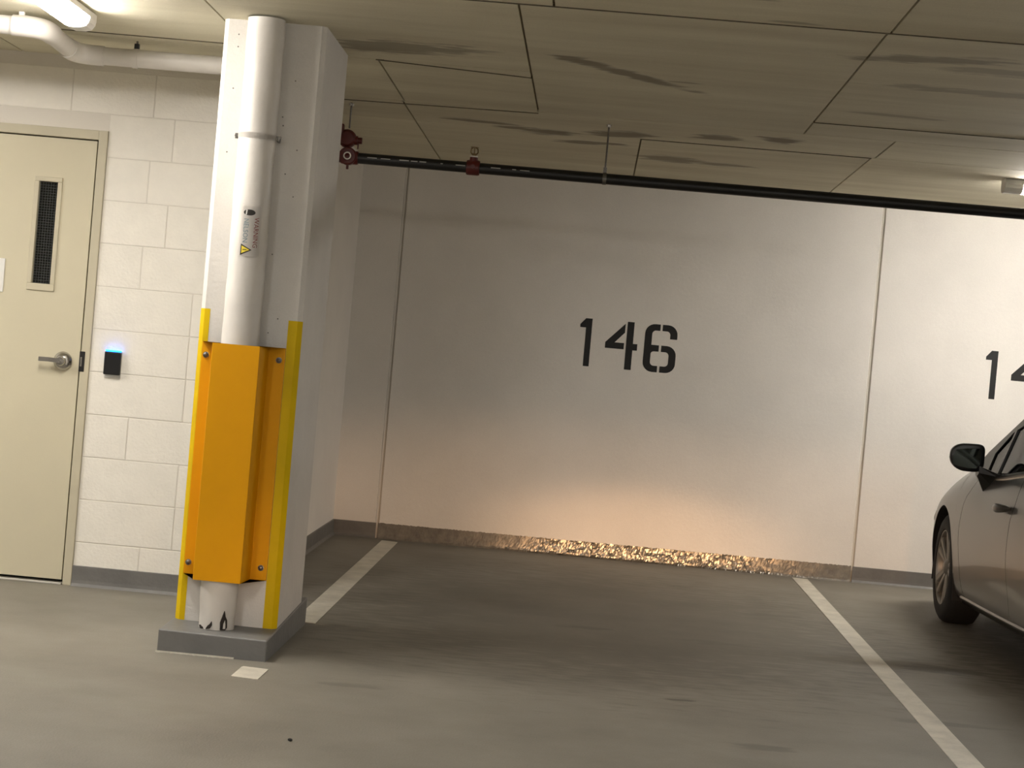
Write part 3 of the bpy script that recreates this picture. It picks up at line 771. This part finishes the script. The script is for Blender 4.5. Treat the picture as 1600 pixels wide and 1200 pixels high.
six_b = [(.438, ZT), (.438, ZT-SW)] + arc(xr-.046-r_, ZT-SW-r_, r_, 90, 0) + [(xr-.046, 1.456), (xr, 1.456)] + arc(xr-R_, ZT-R_, R_, 0, 90)
six_c = [(.439, 1.411), (.439, 1.370)] + arc(xr-.046-r_, 1.370-r_, r_, 90, 0) + arc(xr-.046-r_, ZB+SW+r_, r_, 0, -90) + [(.439, ZB+SW), (.439, ZB)] + \
        arc(xr-R_, ZB+R_, R_, -90, 0) + arc(xr-R_, 1.411-R_, R_, 0, 90)
def number(name, digits, dx, dz, label):
    rt_ = root(name, (dx, WB, ZB+dz), label, 'number')
    for dn, polys in digits:
        bm = BM()
        for pl in polys: prism(bm, [(x+dx, WB-.0003, z+dz) for x, z in pl], (0, -.0012, 0))
        obj(dn, bm, m_black, rt_)
number('stall_number', [('digit_one', [one]), ('digit_four', [four_a, four_b]), ('digit_six', [six_a, six_b, six_c])], 0, 0, 'black stencilled number 146 on the white back wall')
number('stall_number', [('digit_one', [one]), ('digit_four', [four_a, four_b])], 2.612, .017, 'black stencilled number on the wall above the grey car')

# ------------------------------------------------------------------ car
m_paint = mat('grey_metallic_paint', (66, 63, 60), .28, .3, coat=.35, spec=.35)
m_under = mat('car_underbody', (10, 10, 10), .8)
m_tyre = mat('tyre_rubber', (17, 17, 17), .75, bump=.001, bscale=80)
m_rim = mat('alloy_rim', (134, 130, 124), .4, .8)
m_trim = mat('car_black_trim', (12, 12, 12), .3)
m_chrome = mat('car_bright_trim', (150, 148, 144), .25, 1.0)
m_int = mat('car_interior', (42, 40, 38), .8)
m_seat = mat('car_seat_fabric', (60, 56, 52), .9, bump=.001, bscale=200)
m_hl = mat('headlamp_cover', (210, 212, 214), .08, .2, coat=1.0)
m_tl = mat('tail_lamp_red', (130, 12, 10), .15, coat=1.0)
CXC = 2.905; HUBY, HUBR, HZ = 10.815, 8.045, .300
ARC = .352
def interp(pts):
    xs = np.array([p[0] for p in pts], float); ys = np.array([p[1] for p in pts], float)
    h = np.diff(xs); dl = np.diff(ys)/h; m_ = np.zeros(len(xs)); m_[0], m_[-1] = dl[0], dl[-1]
    for i in range(1, len(xs)-1):
        m_[i] = 0 if dl[i-1]*dl[i] <= 0 else 2*dl[i-1]*dl[i]/(dl[i-1]+dl[i])
    def f(x):
        x = min(max(x, xs[0]), xs[-1]); i = min(int(np.searchsorted(xs, x, side='right'))-1, len(h)-1); i = max(i, 0)
        t = (x-xs[i])/h[i]
        return float((2*t**3-3*t*t+1)*ys[i] + (t**3-2*t*t+t)*h[i]*m_[i] + (-2*t**3+3*t*t)*ys[i+1] + (t**3-t*t)*h[i]*m_[i+1])
    return f
w0 = interp([(7.18, .55), (7.22, .66), (7.32, .75), (7.7, .835), (8.2, .870), (9.0, .876), (10.2, .875), (10.75, .874), (11.05, .868), (11.25, .84), (11.42, .775), (11.55, .64), (11.63, .42), (11.66, .18), (11.665, .02)])
zb = interp([(7.18, .80), (7.3, .98), (7.5, 1.03), (8.0, 1.02), (9.0, .944), (9.79, .882), (10.05, .90), (10.2, .905), (10.45, .885), (10.64, .848), (10.86, .792), (11.06, .735), (11.3, .655), (11.5, .60), (11.62, .55), (11.665, .50)])
sill = interp([(7.18, .34), (7.5, .25), (8.4, .262), (8.65, .255), (9.25, .236), (10.09, .212), (10.5, .2), (11.3, .2), (11.665, .27)])
e_top = interp([(7.18, .10), (7.5, .06), (8.2, .028), (9.9, .026), (10.15, .04), (10.45, .075), (11.0, .06), (11.665, .08)])
prof_off = interp([(-.2, .10), (-.03, .055), (.03, .030), (.10, .018), (.2, .012), (.5, 0), (.72, .002), (.82, .009), (1.0, .012)])
def side_w(y, z):
    b_ = zb(y); u = (z-.2)/(b_-.2); k = min(max((u-.76)/.24, 0), 1)
    sc = min(1, w0(y)/.4)
    return max(.0, w0(y) - sc*(prof_off(u) + e_top(y)*(k**2.2)))
def zlo(y):
    z = sill(y)
    for h in (HUBY, HUBR):
        dy = y-h
        if abs(dy) < ARC: z = max(z, HZ + math.sqrt(ARC*ARC-dy*dy))
    return z
seam_f = interp([(.2, 10.16), (.33, 10.27), (.405, 10.30), (.558, 10.335), (.646, 10.31), (.729, 10.25), (.838, 10.08), (.92, 10.0)])
seam_b = interp([(.2, 9.03), (.326, 9.07), (.467, 9.14), (.582, 9.16), (.70, 9.145), (.785, 9.10), (.96, 9.03)])
seam_r = interp([(.2, 8.42), (.4, 8.40), (.60, 8.36), (.72, 8.28), (.85, 8.15), (1.05, 8.08)])
car = root('parked_car', (CXC, 9.4, 0), 'grey metallic car parked nose to the wall in the right-hand stall', 'car')
def patch(bm, s, ya, yb, ny, nz_, arch=False, ztop=None):
    """body side surface between two seams (functions of z)"""
    rows_ = []
    for i in range(ny+1):
        t = i/ny; row = []
        ym = ya(.5)*(1-t) + yb(.5)*t
        for k in range(nz_+1):
            y = ym
            for _ in range(3):
                a_, b_ = zlo(y), zb(y); z = a_ + (b_-a_)*k/nz_
                if not arch: y = ya(z)*(1-t) + yb(z)*t
            row.append((CXC + s*side_w(y, z), y, z))
        rows_.append(row)
    # returns: edges turned inwards
    grid(bm, rows_)
def const(v): return lambda z: v
def arch_ys(h):
    return [h-ARC+.0003] + [h - ARC*math.cos(PI*i/40) for i in range(1, 40)] + [h+ARC-.0003]
def patch_list(bm, s, ys, nz_):
    grid(bm, [[(CXC + s*side_w(y, zlo(y)+(zb(y)-zlo(y))*k/nz_), y, zlo(y)+(zb(y)-zlo(y))*k/nz_) for k in range(nz_+1)] for y in ys])
def thick(bm, t=.012):
    bmesh.ops.recalc_face_normals(bm, faces=bm.faces[:])
    f0 = bm.faces[len(bm.faces)//2]
    return bm
G = .0035
doors = {}
def tail(y): return .15*(max(0, 8.02-y)/.62)**1.5       # cabin narrows toward the tail
for s in (-1, 1):
    bm = BM()
    patch(bm, s, lambda z: seam_f(z)+G, const(HUBY-ARC-.001), 6, 22)
    patch_list(bm, s, [HUBY-ARC-.001] + arch_ys(HUBY) + [HUBY+ARC+.001] + list(np.linspace(11.18, 11.60, 20)) + [11.62, 11.635, 11.648, 11.657, 11.662, 11.665], 22)
    bmesh.ops.remove_doubles(bm, verts=bm.verts[:], dist=2e-4)
    fen = obj('front_fender', bm, m_paint, car, smooth=True)
    bm = BM(); patch(bm, s, lambda z: seam_b(z)+G, lambda z: seam_f(z)-G, 24, 26)
    d1 = obj('front_door', bm, m_paint, car, smooth=True)
    bm = BM(); patch(bm, s, lambda z: seam_r(z)+G, lambda z: seam_b(z)-G, 20, 26)
    d2 = obj('rear_door', bm, m_paint, car, smooth=True)
    bm = BM(); patch(bm, s, const(HUBR+ARC+.001), lambda z: seam_r(z)-G, 4, 22)
    patch_list(bm, s, [7.18, 7.19, 7.205, 7.225, 7.26, 7.32] + list(np.linspace(7.38, HUBR-ARC-.001, 8)) + arch_ys(HUBR) + [HUBR+ARC+.001], 22)
    bmesh.ops.remove_doubles(bm, verts=bm.verts[:], dist=2e-4)
    obj('rear_fender', bm, m_paint, car, smooth=True)
    doors[s] = (d1, d2)
    # sill trim line and dark rocker
    bm = BM(); rows_ = []
    for dz, dx in ((.010, .004), (.0, .010), (-.008, .006), (-.008, -.02)):
        rows_.append([(CXC + s*(side_w(y, sill(y))+dx), y, sill(y)+dz) for y in np.linspace(HUBR+ARC+.005, HUBY-ARC-.17, 30)])
    grid(bm, rows_); obj('sill_trim', bm, m_paint, car, smooth=True)
    bm = BM(); rows_ = []
    for dz, dx in ((-.004, -.004), (-.05, -.05), (-.075, -.16)):
        rows_.append([(CXC + s*(side_w(y, sill(y))+dx), y, sill(y)+dz) for y in np.linspace(HUBR+ARC-.03, HUBY-ARC+.03, 20)])
    grid(bm, rows_); obj('rocker_panel', bm, m_trim, car, smooth=True)
    # wheel wells: half drums with an inner disc
    for h in (HUBY, HUBR):
        bm = BM(); wl = side_w(h, .66)
        A, B = [], []
        for i in range(25):
            a = PI*i/24 ; y = h + (ARC+.001)*math.cos(a); z = HZ + (ARC+.001)*math.sin(a)
            A.append((CXC+s*(min(side_w(y, z), wl)-.002), y, z)); B.append((CXC+s*(wl-.30), y, z))
        for L__ in (A, B):
            L__.insert(0, (L__[0][0], L__[0][1], .20)); L__.append((L__[-1][0], L__[-1][1], .20))
        grid(bm, [A, B]); bm.faces.new([bm.verts.new(p) for p in B])
        obj('wheel_well', bm, m_under, car)
    # mud flap behind the front wheel
    bm = BM(); prism(bm, [(CXC+s*.70, HUBY-ARC+.0, .36), (CXC+s*.862, HUBY-ARC+.0, .36), (CXC+s*.858, HUBY-ARC-.03, .17), (CXC+s*.70, HUBY-ARC-.03, .17)], (0, -.012, 0))
    obj('splash_guard', bm, m_under, car)
    # door handles
    for dd, (ya, yb_, zh) in zip(doors[s], ((9.16, 9.41, .752), (8.24, 8.46, .80))):
        xw = side_w((ya+yb_)/2, zh)
        bm = BM(); pth = []
        for i in range(13):
            t = i/12; y = ya+(yb_-ya)*t; bul = .034*math.sin(PI*t)**.45
            pth.append((CXC+s*(xw+bul), y, zh+.016*(1-t)))
        tube(bm, pth, [.007+.016*math.sin(PI*i/12)**.5 for i in range(13)], 10)
        obj('door_handle', bm, m_paint, dd, smooth=True)
    # side greenhouse: a plane leaning inwards
    gx = lambda z: .857 - .36*(z-.9)
    def gp(y, z, o=0.0): return (CXC + s*(gx(z)+o-tail(y)), y, z)
    ex = (-s*.022, 0, 0)
    def side_poly(name, pl, m, o=0.0, e=ex, parent=car, label=None):
        bm = BM(); prism(bm, [gp(y, z, o) for y, z in pl], e); return obj(name, bm, m, parent, label=label)
    side_poly('a_pillar', [(10.14, .905), (10.0, 1.0), (9.58, 1.195), (9.17, 1.385), (9.11, 1.350), (9.525, 1.160), (9.665, 1.118), (9.85, 1.00), (9.83, .875), (10.02, .870)], m_trim)  # black trim colour stands in for shade on the body-coloured pillar
    side_poly('quarter_window', [(9.828, .898), (9.848, 1.0), (9.665, 1.116), (9.637, 1.126), (9.622, .913)], m_glass, -.008, (-s*.004, 0, 0))
    side_poly('window_divider', [(9.626, .908), (9.642, 1.128), (9.612, 1.139), (9.598, .910)], m_trim, .001)
    side_poly('front_window', [(9.60, .912), (9.615, 1.136), (9.525, 1.159), (9.11, 1.348), (9.05, 1.362), (9.09, .945)], m_glass, -.008, (-s*.004, 0, 0))
    side_poly('b_pillar', [(9.095, .935), (9.055, 1.362), (8.965, 1.375), (8.985, .942)], m_trim)
    side_poly('roof_rail', [(9.17, 1.385), (8.9, 1.425), (8.5, 1.435), (8.1, 1.395), (7.8, 1.31), (7.82, 1.27), (8.1, 1.355), (8.5, 1.398), (8.9, 1.388), (9.05, 1.363), (9.11, 1.350)], m_trim)
    side_poly('rear_window', [(8.985, .95), (8.965, 1.372), (8.5, 1.396), (8.15, 1.362), (8.02, 1.20), (8.1, 1.03)], m_glass, -.008, (-s*.004, 0, 0))
    side_poly('c_pillar', [(8.1, 1.015), (8.02, 1.20), (8.14, 1.365), (7.82, 1.30), (7.60, 1.165), (7.42, 1.045), (7.40, .99), (7.75, 1.0)], m_paint)
    # belt moulding
    bm = BM(); rows_ = []
    for dz, dx in ((-.006, .004), (.004, .007), (.018, .002), (.018, -.02)):
        rows_.append([(CXC + s*(side_w(y, zb(y)-.004)+dx), y, zb(y)+dz) for y in np.linspace(8.08, 9.9, 30)])
    grid(bm, rows_); obj('belt_moulding', bm, m_trim, car, smooth=True)
    bm = BM(); rows_ = []
    for dz, dx in ((-.012, .0015), (-.006, .004), (-.004, -.004)):
        rows_.append([(CXC + s*(side_w(y, zb(y)-.008)+dx), y, zb(y)+dz) for y in np.linspace(8.08, 9.84, 30)])
    grid(bm, rows_); obj('bright_strip', bm, m_chrome, car, smooth=True)
    # door mirror: housing, glass, stalk
    mc = Vector((CXC + s*.985, 9.73, .972))
    bm = BM(); bmesh.ops.create_icosphere(bm, subdivisions=4, radius=1.0)
    for v in bm.verts:
        x, y, z = v.co
        f = lambda q, e_: math.copysign(abs(q)**e_, q)
        X = f(x, .5)*.086; Z = f(z, .5)*.071; Yv = y*.085 if y > 0 else f(y, .3)*.02
        outer = x*s                                # +1 at the outer end
        Z *= 1 - .16*max(outer, 0) ; Z += -.018*min(0, outer)*0 + (.010 if z > 0 else -.0)*(-outer)
        if z < 0: Z += .020*max(outer, 0)
        v.co = mc + Vector((X, Yv, Z))
    mir = obj('door_mirror', bm, m_trim, car, smooth=True)
    bm = BM(); ring = [(.070, -.040), (.074, .0), (.060, .036), (.0, .046), (-.058, .050), (-.066, .036), (-.062, -.030), (-.045, -.050), (.0, -.052), (.045, -.047)]
    prism(bm, [(mc.x + s*a, mc.y-.0215, mc.z+b_) for a, b_ in ring], (0, .004, 0))
    obj('mirror_glass', bm, mat('mirror_silver', (84, 90, 86), .05, 1.0), mir)
    bm = BM()
    base = [(9.66, .905), (9.85, .905), (9.89, .83), (9.87, .80), (9.76, .845), (9.68, .89)]
    xi = [side_w(y, z) for y, z in base]
    A = [bm.verts.new((CXC+s*(x_+.002), y, z)) for x_, (y, z) in zip(xi, base)]
    tip = [(9.70, .935), (9.78, .94), (9.80, .905), (9.78, .885), (9.74, .883), (9.70, .90)]
    B = [bm.verts.new((CXC+s*.925, y, z)) for y, z in tip]
    bm.faces.new(A); bm.faces.new(B[::-1])
    for i in range(6): bm.faces.new((A[i], A[(i+1) % 6], B[(i+1) % 6], B[i]))
    obj('mirror_stalk', bm, m_trim, mir)
    # lamps at the corners
    bm = BM(); grid(bm, [[(CXC+s*(side_w(y, z)+.004), y, z) for z in np.linspace(zb(y)-.13, zb(y)-.015, 8)] for y in np.linspace(11.22, 11.58, 14)])
    obj('head_lamp', bm, m_hl, car, smooth=True)
    bm = BM(); grid(bm, [[(CXC+s*(side_w(y, z)+.004), y, z) for z in np.linspace(.72, min(.93, zb(y)-.02), 8)] for y in np.linspace(7.20, 7.42, 12)])
    obj('tail_lamp', bm, m_tl, car, smooth=True)
# hood, tail and top
def cap_rows(ys, fz, fw_, crown, n=20, ov=0.0):
    return [[(CXC + fw_(y)*t, y, fz(y) + crown(y)*(1-t*t)) for t in np.linspace(-1, 1, n+1)] for y in ys]
bm = BM(); grid(bm, cap_rows(list(np.linspace(10.05, 11.5, 30)) + [11.56, 11.61, 11.635, 11.65, 11.66, 11.665], zb, lambda y: side_w(y, zb(y)), interp([(10.0, .05), (10.6, .055), (11.2, .05), (11.5, .03), (11.665, .0)])))
obj('hood', bm, m_paint, car, smooth=True)
zr = interp([(7.40, 1.03), (7.6, 1.165), (7.8, 1.31), (8.1, 1.395), (8.5, 1.435), (8.9, 1.425), (9.17, 1.385), (9.58, 1.195), (10.0, 1.0), (10.14, .935), (10.2, .905)])
wr = lambda y: .857 - .36*(zr(y)-.9) - tail(y)
crn = interp([(7.4, .03), (7.8, .05), (8.5, .045), (9.17, .05), (9.58, .075), (10.0, .06), (10.2, .05)])
bm = BM(); grid(bm, cap_rows(np.linspace(7.80, 9.15, 30), zr, lambda y: wr(y)+.003, crn)); obj('roof', bm, m_paint, car, smooth=True)
bm = BM(); grid(bm, cap_rows(np.linspace(9.15, 10.2, 24), zr, lambda y: wr(y)-.03, lambda y: crn(y)+.003)); obj('windscreen', bm, m_glass, car, smooth=True)
bm = BM(); grid(bm, cap_rows(np.linspace(7.40, 7.80, 12), zr, lambda y: wr(y)-.03, crn)); obj('rear_screen', bm, m_glass, car, smooth=True)
bm = BM(); grid(bm, [[(CXC + side_w(y, zb(y))*t, y, zb(y)+.03*(1-t*t)) for t in np.linspace(-1, 1, 21)] for y in [7.18, 7.2, 7.24, 7.3, 7.4, 7.5]])
grid(bm, [[(CXC + side_w(7.18, z)*t, 7.18-.05*(1-t*t), z + (.03*(1-t*t) if z > .79 else 0)) for t in np.linspace(-1, 1, 21)] for z in np.linspace(.34, .80, 12)])
obj('tailgate', bm, m_paint, car, smooth=True)
obj('underbody', box(BM(), CXC-.56, CXC+.56, 7.35, 11.5, .17, .45, .02), m_under, car)
bm = BM(); box(bm, CXC-.80, CXC+.80, 8.42, 10.36, .24, .42); box(bm, CXC-.78, CXC+.78, 9.98, 10.36, .42, .88, .03); box(bm, CXC-.78, CXC+.78, 7.5, 8.05, .66, .93, .03)
obj('cabin_tub', bm, m_int, car)
bm = BM(); box(bm, CXC-.72, CXC+.72, 9.72, 10.16, .78, .905, .05, 4); obj('dashboard', bm, m_int, car, smooth=True)
bm = BM(); lathe(bm, [(.17, -.012), (.186, -.012), (.192, 0), (.186, .012), (.17, .012), (.165, 0)], (CXC-.36, 9.60, .90), 'Y', 28, closed=True)
tube(bm, [(CXC-.53, 9.60, .90), (CXC-.36, 9.62, .88), (CXC-.19, 9.60, .90)], .014, 8); tube(bm, [(CXC-.36, 9.60, .89), (CXC-.36, 9.78, .84)], .02, 8)
obj('steering_wheel', bm, m_trim, car, smooth=True)
for sx in (-.36, .36):
    for ys_, zt in ((9.0, 0), (8.25, 0)):
        bm = BM(); box(bm, CXC+sx-.24, CXC+sx+.24, ys_-.05, ys_+.45, .40, .56, .05, 3)
        v0 = len(bm.verts); g = BM(); box(g, CXC+sx-.23, CXC+sx+.23, -.07, .07, .0, .62, .05, 3)
        for v in g.verts: v.co = Vector((v.co.x, ys_ - .02 + v.co.y - v.co.z*.36, .50+v.co.z*.93))
        tmp = bpy.data.meshes.new('t'); g.to_mesh(tmp); g.free(); bm.from_mesh(tmp); bpy.data.meshes.remove(tmp)
        seat = obj('seat', bm, m_seat, car, smooth=True)
        bm = BM(); box(bm, CXC+sx-.13, CXC+sx+.13, ys_-.33, ys_-.22, 1.10, 1.27, .045, 3); tube(bm, [(CXC+sx, ys_-.25, 1.0), (CXC+sx, ys_-.27, 1.12)], .02, 8)
        obj('headrest', bm, m_seat, seat, smooth=True)
# wheels
def wheel_parts():
    Rt, wd = .307, .20
    bm = BM(); lathe(bm, [(.205, .012), (.212, .0), (.240, -.004), (.272, .002), (.292, .014), (.303, .032), (Rt, .055), (Rt, wd-.05), (.300, wd-.02), (.270, wd), (.21, wd), (.205, wd-.01)], (0, 0, 0), 'X', 48, closed=True)
    me_t = bpy.data.meshes.new('tyre'); bmesh.ops.recalc_face_normals(bm, faces=bm.faces[:]); bm.to_mesh(me_t); bm.free(); me_t.materials.append(m_tyre)
    bm = BM(); lathe(bm, [(.208, .004), (.211, .010), (.206, wd-.02), (.196, wd-.02), (.192, .05), (.196, .014), (.202, .005)], (0, 0, 0), 'X', 48, closed=True)
    me_b = bpy.data.meshes.new('rim'); bmesh.ops.recalc_face_normals(bm, faces=bm.faces[:]); bm.to_mesh(me_b); bm.free(); me_b.materials.append(m_rim)
    sp_m = []
    for k in range(10):
        a = 2*PI*(k//2)/5 + (-1 if k % 2 == 0 else 1)*.20 + PI/2 + .3
        a0 = 2*PI*(k//2)/5 + (-1 if k % 2 == 0 else 1)*.30 + PI/2 + .3
        bm = BM(); d0 = Vector((0, math.cos(a0), math.sin(a0))); d1 = Vector((0, math.cos(a), math.sin(a)))
        t0 = Vector((0, -math.sin(a0), math.cos(a0))); t1 = Vector((0, -math.sin(a), math.cos(a)))
        p0 = d0*.03; p1 = d1*.200
        rr = []
        for p, t_, hw, x0_, x1_ in ((p0, t0, .017, .026, .06), (d1*.12, t1, .019, .016, .055), (p1, t1, .024, .008, .045)):
            rr.append([p + t_*hw + Vector((x0_+.006, 0, 0)), p + t_*hw*.6 + Vector((x0_, 0, 0)), p - t_*hw*.6 + Vector((x0_, 0, 0)), p - t_*hw + Vector((x0_+.006, 0, 0)), p - t_*hw + Vector((x1_, 0, 0)), p + t_*hw + Vector((x1_, 0, 0)), p + t_*hw + Vector((x0_+.006, 0, 0))])
        grid(bm, rr); bmesh.ops.remove_doubles(bm, verts=bm.verts[:], dist=1e-5); bmesh.ops.holes_fill(bm, edges=bm.edges[:], sides=8)
        me_s = bpy.data.meshes.new('spoke'); bmesh.ops.recalc_face_normals(bm, faces=bm.faces[:]); bm.to_mesh(me_s); bm.free(); me_s.materials.append(m_rim); sp_m.append(me_s)
    bm = BM(); lathe(bm, [(0, .008), (.026, .009), (.034, .016), (.050, .028), (.055, .06), (0, .06)], (0, 0, 0), 'X', 24)
    me_h = bpy.data.meshes.new('hub_cap'); bmesh.ops.recalc_face_normals(bm, faces=bm.faces[:]); bm.to_mesh(me_h); bm.free(); me_h.materials.append(m_rim)
    bm = BM(); lathe(bm, [(0, .07), (.15, .07), (.15, .085), (0, .085)], (0, 0, 0), 'X', 32)
    me_d = bpy.data.meshes.new('brake_disc'); bm.to_mesh(me_d); bm.free(); me_d.materials.append(m_under)
    for me in (me_t, me_b, me_h):
        for p in me.polygons: p.use_smooth = True
        me.set_sharp_from_angle(angle=math.radians(40))
    return me_t, me_b, sp_m, me_h, me_d
me_t, me_b, sp_m, me_h, me_d = wheel_parts()
for s in (-1, 1):
    for h in (HUBY, HUBR):
        wr_ = bpy.data.objects.new('wheel', me_t); COL.objects.link(wr_); wr_.parent = car
        wr_.location = Vector((CXC+s*.853, h, .3065)) - W[car.name]
        wr_.rotation_euler = (0.0, 0, 0 if s < 0 else PI)
        for nm, me in [('rim', me_b), ('hub_cap', me_h), ('brake_disc', me_d)] + [('spoke', q) for q in sp_m]:
            o = bpy.data.objects.new(nm, me); COL.objects.link(o); o.parent = wr_

# a small dark pebble on the aisle floor
bm = BM(); bmesh.ops.create_icosphere(bm, subdivisions=2, radius=.006)
for v in bm.verts: v.co = Vector((v.co.x*1.4*random.uniform(.9, 1.1), v.co.y*random.uniform(.9, 1.1), v.co.z*.8*random.uniform(.9, 1.1))) + Vector((-.864, 6.156, .0046))
obj('pebble', bm, m_dark, origin=(-.864, 6.156, 0), label='tiny dark pebble on the aisle floor', cat='pebble')
